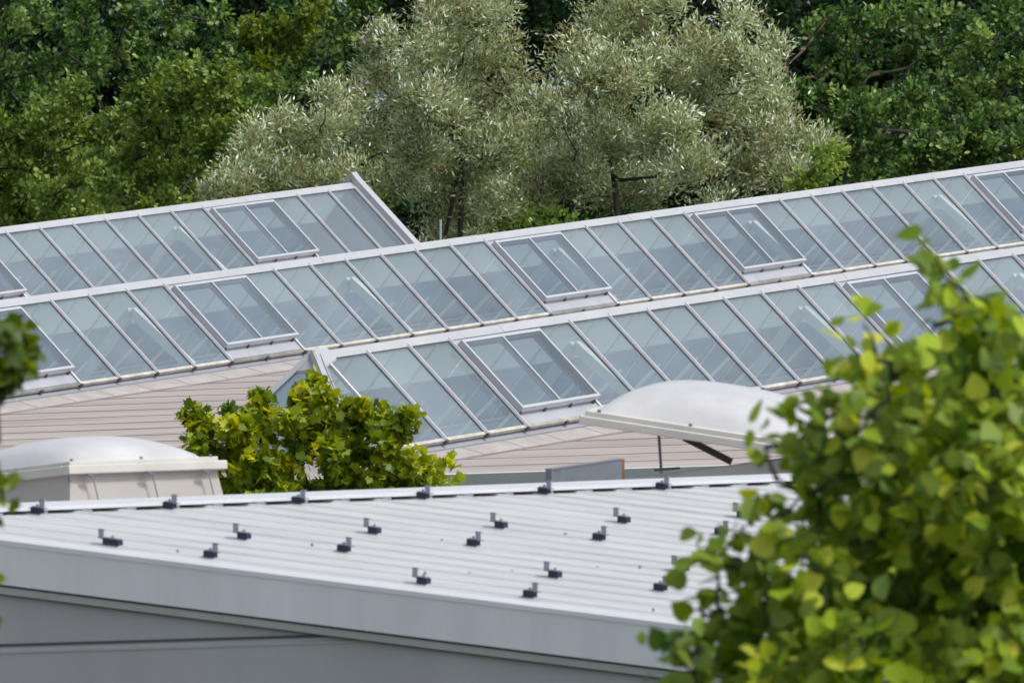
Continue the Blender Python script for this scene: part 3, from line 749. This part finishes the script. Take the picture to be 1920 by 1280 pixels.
def tree(name, label, cat, blobs, base, mat, tpl, leaf, seed, dens=1., cluster=14, spread=.22, upb=.5, group=None, bark='bark', shell=.55, trunk_r=.16, vsq=.85, tip_tint=None, twig=True, flat=.35, fork=None, tband=(0,1), puff=None, huev=.16, slen=1.7):
    """blobs: list of (centre, radius); shoots sit through each blob's outer shell and carry clusters of leaves"""
    g = np.random.default_rng(seed)
    base = np.array(base, float)
    root = empty(name, tuple(base)); tag(root, label, cat, group)
    Ps, As, Ns, Ss, Ts = [], [], [], [], []
    zmin = at(960, 600, base[1])[2] if base[1] > 150 else -99.
    limbs = blobs
    if puff:
        nb = []
        for (c, r) in blobs:
            if r < .022: nb.append((np.array(c), r)); continue
            low = c[2] < zmin
            k = max(3, int(puff[0]*(.5 if low else 1)))
            dd = rdir(g, k); dd[:,2] = dd[:,2]*.8 + .15
            for q in range(k):
                nb.append((np.array(c) + dd[q]*r*g.uniform(.45, 1.0), r*puff[1]*g.uniform(.7, 1.3)))
        blobs = nb
    for (c, r) in blobs:
        c = np.array(c); area = 4*math.pi*r*r
        ns = max(2 if r < .022 else 3, int(dens*(.35 if c[2] < zmin else 1.)*area/(leaf*leaf*cluster)*1.15))
        d = rdir(g, ns); d[:,2] += upb*.3; d /= np.linalg.norm(d, axis=1)[:,None]
        rad = r*(shell + (1.08-shell)*g.random(ns)**.7)
        bump = 1 + .22*np.sin(d[:,0]*5+seed)*np.cos(d[:,1]*4.3+c[0]) + .12*np.sin(d[:,2]*9+c[2]*3)
        sc = c + d*(rad*bump)[:,None]*np.array([1,1,vsq])
        ax = d*.8 + g.normal(size=(ns,3))*.35; ax[:,2] += upb; ax /= np.linalg.norm(ax, axis=1)[:,None]
        sl_ = leaf*slen*g.uniform(.6,1.4,ns)       # shoot length
        hue = np.clip(g.normal(g.normal(.45, huev), .10 + (.08 if not puff else 0), ns), 0, 1)
        f = g.random((ns, cluster))
        pos = sc[:,None,:] + ax[:,None,:]*(f*sl_[:,None])[:,:,None] + g.normal(size=(ns,cluster,3))*leaf*spread*2.2
        la = ax[:,None,:]*upb*1.1 + g.normal(size=(ns,cluster,3))*.6 + d[:,None,:]*.5
        nr = np.array([0,0,1.])[None,None,:]*(1-flat) + g.normal(size=(ns,cluster,3))*.55 + d[:,None,:]*.45
        t = hue[:,None] + g.normal(size=(ns,cluster))*.13
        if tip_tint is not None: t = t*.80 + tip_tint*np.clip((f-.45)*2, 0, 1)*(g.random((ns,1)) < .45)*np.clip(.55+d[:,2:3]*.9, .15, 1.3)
        Ps.append(pos.reshape(-1,3)); As.append(la.reshape(-1,3)); Ns.append(nr.reshape(-1,3))
        Ss.append(leaf*g.uniform(.65,1.25,ns*cluster)); Ts.append(np.clip(t, tband[0], tband[1]).ravel())
    P = np.concatenate(Ps)
    # trunk and limbs to each blob
    mb = MB(); cs = np.array([b[0] for b in limbs]); rs = np.array([b[1] for b in limbs])
    top = cs.mean(axis=0) if fork is None else np.array(fork, float)
    if fork is None: top[2] = base[2] + (cs[:,2].min() - base[2])*.9
    limb(mb, base, top, trunk_r, trunk_r*.30, g, 5, .012)
    mb.tube(base, base+.5*UP, trunk_r*1.5, trunk_r*1.02, k=9)
    mb.build('trunk', M[bark], root, smooth=True)
    mb = MB()
    order = np.argsort(cs[:,2])
    nodes = [top]
    for i in order:
        d_ = [np.linalg.norm(cs[i]-n_) + (3. if n_[2] > cs[i][2] else 0) for n_ in nodes]
        s_ = nodes[int(np.argmin(d_))]
        rr = trunk_r*.26*(.5 if s_ is not top else 1)
        limb(mb, s_, cs[i], rr, rr*.35, g, 4, .05); nodes.append(cs[i])
        if twig:
            for k in range(6):
                e_ = cs[i] + rdir(g, 1)[0]*rs[i]*.85*np.array([1,1,vsq]); limb(mb, cs[i], e_, rr*.3, rr*.1, g, 3, .08)
    mb.build('branches', M[bark], root, smooth=True)
    leaves_obj('crown', tpl, P, np.concatenate(As), np.concatenate(Ns), np.concatenate(Ss), np.concatenate(Ts), mat, root)
    return root, len(P)

def pxb(lst, Y, g, dj=.0, depth_r=1., rs=1.):
    """(x, y, r) in photo pixels at distance Y (+ optional 4th value: metres nearer/farther)"""
    out = []
    for q in lst:
        Yq = Y + (q[3] if len(q) > 3 else g.uniform(-dj, dj))
        out.append((at(q[0], q[1], Yq), q[2]*rs/FPX*Yq))
    return out
def fill_down(blobs, zlow, n, g, spread=1., r=1.1):
    cs = np.array([b[0] for b in blobs]); m = cs.mean(axis=0); zt = cs[:,2].min()
    ext = (cs[:,0].max()-cs[:,0].min())/2 + .4
    for k in range(n):
        z = zt - (zt-zlow)*(k+.5)/n
        blobs.append((V(m[0]+g.uniform(-1,1)*ext*.45, m[1]+g.uniform(-.3,1.)*spread, z-r*.6), r*g.uniform(.8,1.2)))
    return blobs
GB = np.random.default_rng(11)
tot = 0
DK = {'willow': 5.6}
PF = {'willow': (15, .30), 'mid': (13, .30), 'dark': (8, .36), 'fresh': (9, .34), 'bush': (8, .36), 'yellow': (7, .4)}
def bgtree(name, label, lst, Y, mat, leaf, seed, tpl=None, low=6, n_low=6, dj=1.2, bx_=None, **kw):
    global tot
    bl = pxb(lst, Y, GB, dj, rs=kw.pop('rs', .80)); k0 = len(bl); bl = fill_down(bl, low, n_low, GB, 1.5, kw.pop('rlow', .95))
    m = np.array([b[0] for b in bl[:k0]]).mean(axis=0)
    kw.setdefault('puff', PF.get(mat, (8, .38))); kw.setdefault('huev', .26 if mat == 'willow' else .17)
    kw['dens'] = kw.get('dens', 1.)*DK.get(mat, 2.6); kw['twig'] = False
    o, n = tree(name, label, kw.pop('cat', 'tree'), bl, (m[0] if bx_ is None else at(bx_, 300, Y)[0], m[1], 0), L[mat], tpl or T_broad(), leaf, seed, **kw); tot += n
    return o
G1 = 'broadleaf trees behind the building'
# farthest dark woodland trees
far = [(-40, 235, 'leftmost dark tree in the back row, at the top left corner'), (230, 246, 'dark tree in the back row above the rounded yellow-green tree'),
       (480, 238, 'dark tree at the top edge, behind the yellowish branch'), (720, 250, 'dark tree at the top edge, between the yellowish branch and the left silvery tree'),
       (1000, 243, 'dark tree seen in the gap between the two tall silvery trees'), (1330, 252, 'dark tree showing just above the right silvery tree'),
       (1560, 240, 'dark tree behind the red-brown trunk'), (1800, 250, 'dark tree high up behind the bright green boughs on the right'), (2010, 238, 'rightmost dark tree of the back row, at the right edge')]
for i, (x, Y, lab) in enumerate(far):
    lst = []
    rr = np.random.default_rng(50+i)
    for k in range(46):
        if x < 300 and rr.random() < .2: continue
        lst.append((x + rr.uniform(-210, 210), -140 + 560*(k+rr.random())/46., rr.uniform(54, 88)))
    if i == 4: lst += [(980,20,60),(1000,60,50),(960,90,50),(1020,110,60),(1000,-30,60),(950,30,50),(1045,40,50)]
    if i == 5: lst += [(1290,80,60),(1250,130,60),(1330,160,60),(1190,60,60),(1300,20,60)]
    bgtree('woodland_tree', lab, lst, Y, 'dark', .13, 100+i, dj=2.2, dens=.95, rs=1., cluster=16, group=G1, trunk_r=.3, low=7)
# left middle: rounded yellow-green tree and its neighbours
bgtree('maple_tree', 'rounded yellow-green tree left of the silvery trees, above the far skylight', [(330,190,62),(395,190,55),(270,200,50),(350,140,40),(420,150,36),(440,220,40),(300,260,60),(380,270,66),(230,250,55),(420,300,45),(300,330,55),(360,350,50),(250,310,45),(160,330,40),(210,360,50),(300,390,40),(90,370,50),(440,260,40)],
       205, 'mid', .095, 21, dens=1.15, group=G1, trunk_r=.2, cluster=12, dj=1.6)
bgtree('maple_tree', 'broad olive green tree at the left edge, above the far skylight', [(20,270,60),(80,240,55),(140,250,50),(60,320,60),(0,340,60),(120,300,45),(40,400,45),(130,400,40),(-60,300,60),(190,260,45),(150,190,40),(110,215,30)],
       209, 'mid', .095, 22, dens=1.1, group=G1, trunk_r=.2, cluster=12, dj=1.6)
bgtree('woodland_tree', 'blue-green tree with round leaf clumps, left of the yellowish branch', [(330,60,45),(270,90,45),(370,100,45),(210,120,40),(430,90,42),(300,20,45),(240,30,42),(160,130,34),(400,40,45),(470,130,40),(120,60,30)],
       222, 'fresh', .11, 23, dens=.8, group=G1, trunk_r=.25, dj=1.5)
bgtree('woodland_tree', 'dark glossy tree at the top left with pale gaps between its boughs', [(20,60,42),(60,20,38),(10,150,40),(90,130,38),(150,20,32),(170,75,26),(40,200,36),(-30,90,50)],
       218, 'fresh', .11, 24, dens=.75, group=G1, trunk_r=.25, dj=1.2)
bgtree('woodland_tree', 'green tree between the yellow-green tree and the left silvery tree', [(560,130,46),(600,90,46),(640,40,46),(540,190,46),(600,170,45),(500,210,36),(580,240,42),(660,100,36),(690,30,40),(500,260,36),(540,60,30)],
       216, 'fresh', .105, 25, dens=.95, group=G1, trunk_r=.25, dj=1.4)
bgtree('yellowing_tree', 'slender tree with yellow-olive foliage against the dark wood, upper left', [(480,62,20),(505,75,24),(535,60,22),(565,45,20),(520,100,22),(470,90,16),(500,125,20),(550,85,16),(590,30,14)],
       213, 'yellow', .10, 26, dens=.5, n_low=2, group=G1, trunk_r=.1, dj=.6, vsq=.5)
bgtree('woodland_tree', 'mid-green shrubby tree showing between the skylight ridge and the left silvery tree', [(480,170,36),(470,230,38),(440,340,45),(400,380,40),(500,300,40),(340,400,30),(460,290,35)],
       211, 'mid', .095, 27, dens=1., group=G1, trunk_r=.15, cluster=12, dj=1.)
# silvery willows
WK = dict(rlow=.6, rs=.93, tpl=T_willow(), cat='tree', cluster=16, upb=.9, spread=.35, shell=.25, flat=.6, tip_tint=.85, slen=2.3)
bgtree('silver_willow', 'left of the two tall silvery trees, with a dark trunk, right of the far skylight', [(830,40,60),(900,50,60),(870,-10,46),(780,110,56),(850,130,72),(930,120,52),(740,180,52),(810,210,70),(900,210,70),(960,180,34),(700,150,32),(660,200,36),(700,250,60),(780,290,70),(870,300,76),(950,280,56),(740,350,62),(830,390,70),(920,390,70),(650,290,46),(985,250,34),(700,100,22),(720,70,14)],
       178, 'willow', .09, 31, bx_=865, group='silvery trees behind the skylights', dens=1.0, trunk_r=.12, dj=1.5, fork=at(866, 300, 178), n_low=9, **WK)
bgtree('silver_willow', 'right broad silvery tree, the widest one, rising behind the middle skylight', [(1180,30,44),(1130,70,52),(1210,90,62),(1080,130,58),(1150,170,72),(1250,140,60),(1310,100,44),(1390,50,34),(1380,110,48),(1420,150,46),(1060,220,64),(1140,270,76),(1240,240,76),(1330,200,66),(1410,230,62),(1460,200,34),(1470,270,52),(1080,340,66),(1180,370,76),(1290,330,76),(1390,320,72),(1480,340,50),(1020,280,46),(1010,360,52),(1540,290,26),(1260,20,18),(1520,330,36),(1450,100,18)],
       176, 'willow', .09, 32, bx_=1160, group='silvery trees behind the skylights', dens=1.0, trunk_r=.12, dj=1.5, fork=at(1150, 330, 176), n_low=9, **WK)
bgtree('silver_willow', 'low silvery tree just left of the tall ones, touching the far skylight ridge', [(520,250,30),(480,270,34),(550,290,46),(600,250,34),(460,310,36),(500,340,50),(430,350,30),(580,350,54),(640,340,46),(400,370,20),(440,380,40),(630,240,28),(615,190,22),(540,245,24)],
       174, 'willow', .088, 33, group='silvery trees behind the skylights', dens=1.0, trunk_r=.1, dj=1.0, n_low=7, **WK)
bgtree('bush', 'bright yellow-green shrubby tree at the right foot of the right silvery tree', [(1540,300,18),(1556,325,18),(1530,345,20),(1565,300,12),(1505,350,18)], 173, 'bush', .085, 34, cat='shrub', dens=1., n_low=5, rlow=.7, trunk_r=.06, dj=.4, cluster=10)
bgtree('bush', 'yellow-green shrub glimpsed between the two tall silvery trees', [(950,260,24),(975,300,28),(940,320,26),(965,350,24)], 181, 'bush', .10, 35, cat='shrub', dens=1., n_low=5, rlow=.7, trunk_r=.06, dj=.4, cluster=10)
# right-hand trees
bgtree('woodland_tree', 'bright green tree with bare dark limbs, right of the right silvery tree', [(1560,50,34),(1530,70,28),(1610,50,30),(1570,100,36),(1650,60,42),(1700,30,50),(1620,110,30),(1600,150,24),(1760,40,45),(1740,80,34),(1550,130,26),(1780,110,36),(1700,120,26)],
       214, 'fresh', .105, 41, bx_=1600, dens=1.0, group=G1, trunk_r=.22, dj=1.2, fork=at(1590, 210, 214))
bgtree('woodland_tree', 'low green tree spreading under the dark limbs, right of the yellow-green shrub', [(1540,190,30),(1580,210,36),(1630,220,36),(1680,210,36),(1580,250,36),(1550,270,26),(1730,230,30),(1640,290,34),(1590,300,26),(1500,180,22),(1720,190,28),(1620,330,24)],
       204, 'fresh', .10, 42, dens=1.1, group=G1, trunk_r=.18, dj=1.)
bgtree('woodland_tree', 'green tree of layered boughs at the right edge of the wood', [(1760,120,34),(1810,130,38),(1850,100,40),(1780,160,34),(1840,170,38),(1900,150,45),(1930,80,50),(1880,40,50),(1820,60,30),(1900,220,40),(1860,230,34),(1800,200,30),(1940,280,50)],
       207, 'fresh', .105, 43, dens=1.0, group=G1, trunk_r=.22, dj=1.3)
bgtree('woodland_tree', 'bright green tree peeping over the middle skylight ridge at the far right', [(1740,280,26),(1770,300,30),(1720,305,26),(1810,290,28),(1850,290,30),(1890,280,30),(1820,250,24),(1930,270,30),(1700,320,20)],
       198, 'fresh', .10, 44, dens=1.1, group=G1, trunk_r=.15, dj=.7)
# bare limbs and the reddish trunk
g5 = np.random.default_rng(5)
def bare(label, name, path, Y, r, bark):
    P = [at(x, y, Y) for x, y in path]
    b0 = V(P[0][0], P[0][1], 0); root = empty(name, tuple(b0)); tag(root, label, 'tree', G1)
    mb = MB(); mb.tube(b0, P[0], r*1.5, r, k=8); mb.build('trunk', M[bark], root, smooth=True)
    mb = MB()
    for i in range(len(P)-1):
        f0, f1 = 1-.7*i/len(P), 1-.7*(i+1)/len(P); mb.tube(P[i], P[i+1], r*f0, r*f1, k=7)
        for s in (-1, 1):
            e_ = P[i+1] + V(s*g5.uniform(.3,.9), g5.uniform(-.3,.3), g5.uniform(.1,.8)); limb(mb, P[i+1], e_, r*f1*.5, r*.1, g5, 3, .06)
    mb.build('limb', M[bark], root, smooth=True)
bare('leaning tree with a bare dark bough above the low green tree', 'leaning_tree', [(1590,330),(1596,190),(1625,140),(1660,60),(1700,-10)], 217, .07, 'bark')
bare('old tree with a long level dead bough near the far right of the skylight ridge', 'leaning_tree', [(1630,330),(1650,245),(1720,248),(1770,256),(1830,262),(1900,258)], 205.5, .045, 'bark')
bare('slim tree with a reddish trunk just right of the right silvery tree', 'red_trunked_tree', [(1475,360),(1476,220),(1472,160),(1474,125)], 212, .09, 'barkr')
print('background leaves', tot)

# small maple in front of the hipped skylight
MG = np.random.default_rng(77)
mbl = pxb([(573+(q_[0]-573)*.93, q_[1]+12, q_[2]) for q_ in [(592,718,15),(580,745,22),(612,742,18),(348,776,15),(362,800,22),(380,830,26),(418,776,14),(425,800,22),(415,835,26),(482,748,15),(478,775,22),(500,800,28),(540,775,20),(545,800,28),(560,780,22),(590,790,28),(625,790,24),(646,765,16),(650,800,22),(690,762,14),(680,790,20),(720,800,26),(735,780,20),(772,775,15),(765,800,18),(450,840,32),(500,850,34),(560,850,38),(620,845,36),(680,845,36),(740,840,34),(785,855,26),(800,880,22),(420,870,28),(445,900,30),(490,900,30),(520,880,24),(640,890,32),(700,895,36),(760,895,30),(815,905,16),(470,870,30),(350,826,8),(600,820,26),(450,800,18)]], 110.5, MG, .45, rs=.82)
mbl += [(at(x, 960+60*k, 110.5)+V(0, MG.uniform(-.4,.6), 0), .42) for k in range(4) for x in (400, 480, 560, 640, 720, 800)]
fk = at(585, 935, 110.5)
o, n = tree('small_maple', 'small bright maple treetop poking up in front of the hipped end of the nearest skylight', 'tree', mbl, (fk[0], fk[1], 0), L['maple'], T_maple(), .078, 78, dens=1.5, puff=(6, .42), slen=.8, cluster=7, spread=.17, upb=.30, trunk_r=.05, shell=.2, flat=.25, fork=fk, vsq=.95, twig=True)
print('maple', n)

# big lime tree in the right foreground
LG = np.random.default_rng(91)
lb = pxb([((q_[0]+(34 if q_[1] < 850 else 8),) + tuple(q_[1:])) for q_ in [(1722,486,8),(1745,535,18),(1745,545,20),(1785,575,32),(1830,590,36),(1800,640,40),(1870,620,40),(1620,705,28),(1722,610,26),(1905,640,34),(1690,675,30),(1760,680,64),(1850,680,76),(1574,662,4),(1600,715,26),(1640,710,44),(1930,700,70),(1600,780,44),(1680,790,70),(1790,800,90),(1900,810,90),(1560,830,36),(1550,880,34),(1450,900,14),(1415,930,10),(1435,778,3),(1455,832,3),(1510,788,4),(1600,890,76),(1720,910,95),(1850,920,100),(1960,930,90),(1495,930,40),(1530,960,70),(1450,985,34),(1385,990,12),(1640,1010,95),(1780,1040,100),(1910,1050,100),(1500,1045,60),(1440,1060,34),(1370,1060,18),(1330,1062,12),(1310,1048,8),(1560,1110,95),(1700,1150,100),(1850,1170,110),(1420,1130,56),(1350,1150,32),(1310,1150,18),(1460,1200,80),(1580,1230,95),(1370,1230,60),(1300,1215,34),(1262,1228,20),(1720,1270,100),(1880,1290,110),(1300,1290,50),(1440,1300,80),(1560,1330,90),(1575,700,4),(1585,610,3),(1566,755,8),(1400,840,3),(1620,760,20),(1700,1000,150,1.3),(1700,1000,150,1.9),(1850,950,170,1.5),(1850,950,170,2.1),(1800,1180,200,1.4),(1600,1180,150,1.2),(1900,780,100,1.3),(1760,1100,160,2.0),(1900,1120,160,2.0),(1450,1240,110,1.0),(1700,840,90,1.0)]], 42.0, LG, .32, rs=.78)
for k in range(46):      # the rest of the crown, below and to the right of the frame
    z = 24-6.6 - .17*k; rr_ = 1.0 + .06*k
    lb.append((V(2.2 + LG.uniform(-1,1)*min(1.5, rr_), 42.3 + LG.uniform(-1,1)*1.2, z + LG.uniform(-.1,.1)), .36))
for k in range(14): lb.append((V(2.3+LG.uniform(-.1,1.6), 42.4+LG.uniform(-.8,1.2), 24-4.0-LG.uniform(0,2.4)), .26))
fk = V(1.9, 42.6, 24-7.2)
o, n = tree('lime_tree', 'large round-leaved tree filling the lower right foreground, out of focus', 'tree', lb, (2.1, 42.7, 0), L['lime'], T_lime(), .070, 92, dens=2.4, slen=.8, cluster=4, spread=.22, upb=.05, trunk_r=.07, shell=.15, flat=.45, fork=fk, vsq=1., twig=True, huev=.24)
print('lime', n)

# dark sprigs reaching in at the left edge
SG = np.random.default_rng(5)
sb_ = pxb([(8,625,26),(20,665,28),(-10,700,40),(26,700,24),(-30,640,40),(30,685,18),(0,735,22),(-12,600,26),(-8,900,18),(2,935,10),(-24,900,22),(-28,1072,10),(-32,1165,8),(-150,800,50),(-190,700,90),(-200,950,90),(-180,1130,70),(-280,820,100)], 44.0, SG, .2)
o, n = tree('overhanging_tree', 'dark green blurred sprigs reaching into the left edge of the picture', 'tree', sb_, (at(-400, 700, 47)[0], 47.2, 0), L['sprig'], T_maple(), .06, 93, dens=2.0, slen=.7, cluster=6, spread=.16, upb=.1, trunk_r=.08, shell=.2, flat=.3, fork=at(-330, 1250, 47))

# ------------------------------------------------------------------ ground, and a pale water plane added as backdrop behind the tree gaps
mb = MB(); S = 4000.
mb.poly([V(-S,-400,0), V(S,-400,0), V(S,S*2,0), V(-S,S*2,0)]); go = mb.build('ground', M['grass']); tag(go, 'rough grass ground around the buildings', 'ground', kind='structure')
def water_mat():
    m = bpy.data.materials.new('backdrop_water'); m.use_nodes = True; n = m.node_tree; b = n.nodes['Principled BSDF']
    b.inputs['Base Color'].default_value = (.30,.38,.46,1); b.inputs['Roughness'].default_value = .18
    nz = n.nodes.new('ShaderNodeTexNoise'); nz.inputs['Scale'].default_value = .6; bp = n.nodes.new('ShaderNodeBump'); bp.inputs['Strength'].default_value = .3
    tc = n.nodes.new('ShaderNodeTexCoord'); n.links.new(tc.outputs['Object'], nz.inputs[0]); n.links.new(nz.outputs[0], bp.inputs['Height']); n.links.new(bp.outputs[0], b.inputs['Normal'])
    return m
mb = MB(); mb.poly([V(-900,330,.01), V(900,330,.01), V(900,700,.01), V(-900,700,.01)]); wo_ = mb.build('water_backdrop', water_mat()); tag(wo_, 'pale water backdrop, added to show bright through gaps in the trees', 'water_backdrop', kind='structure')
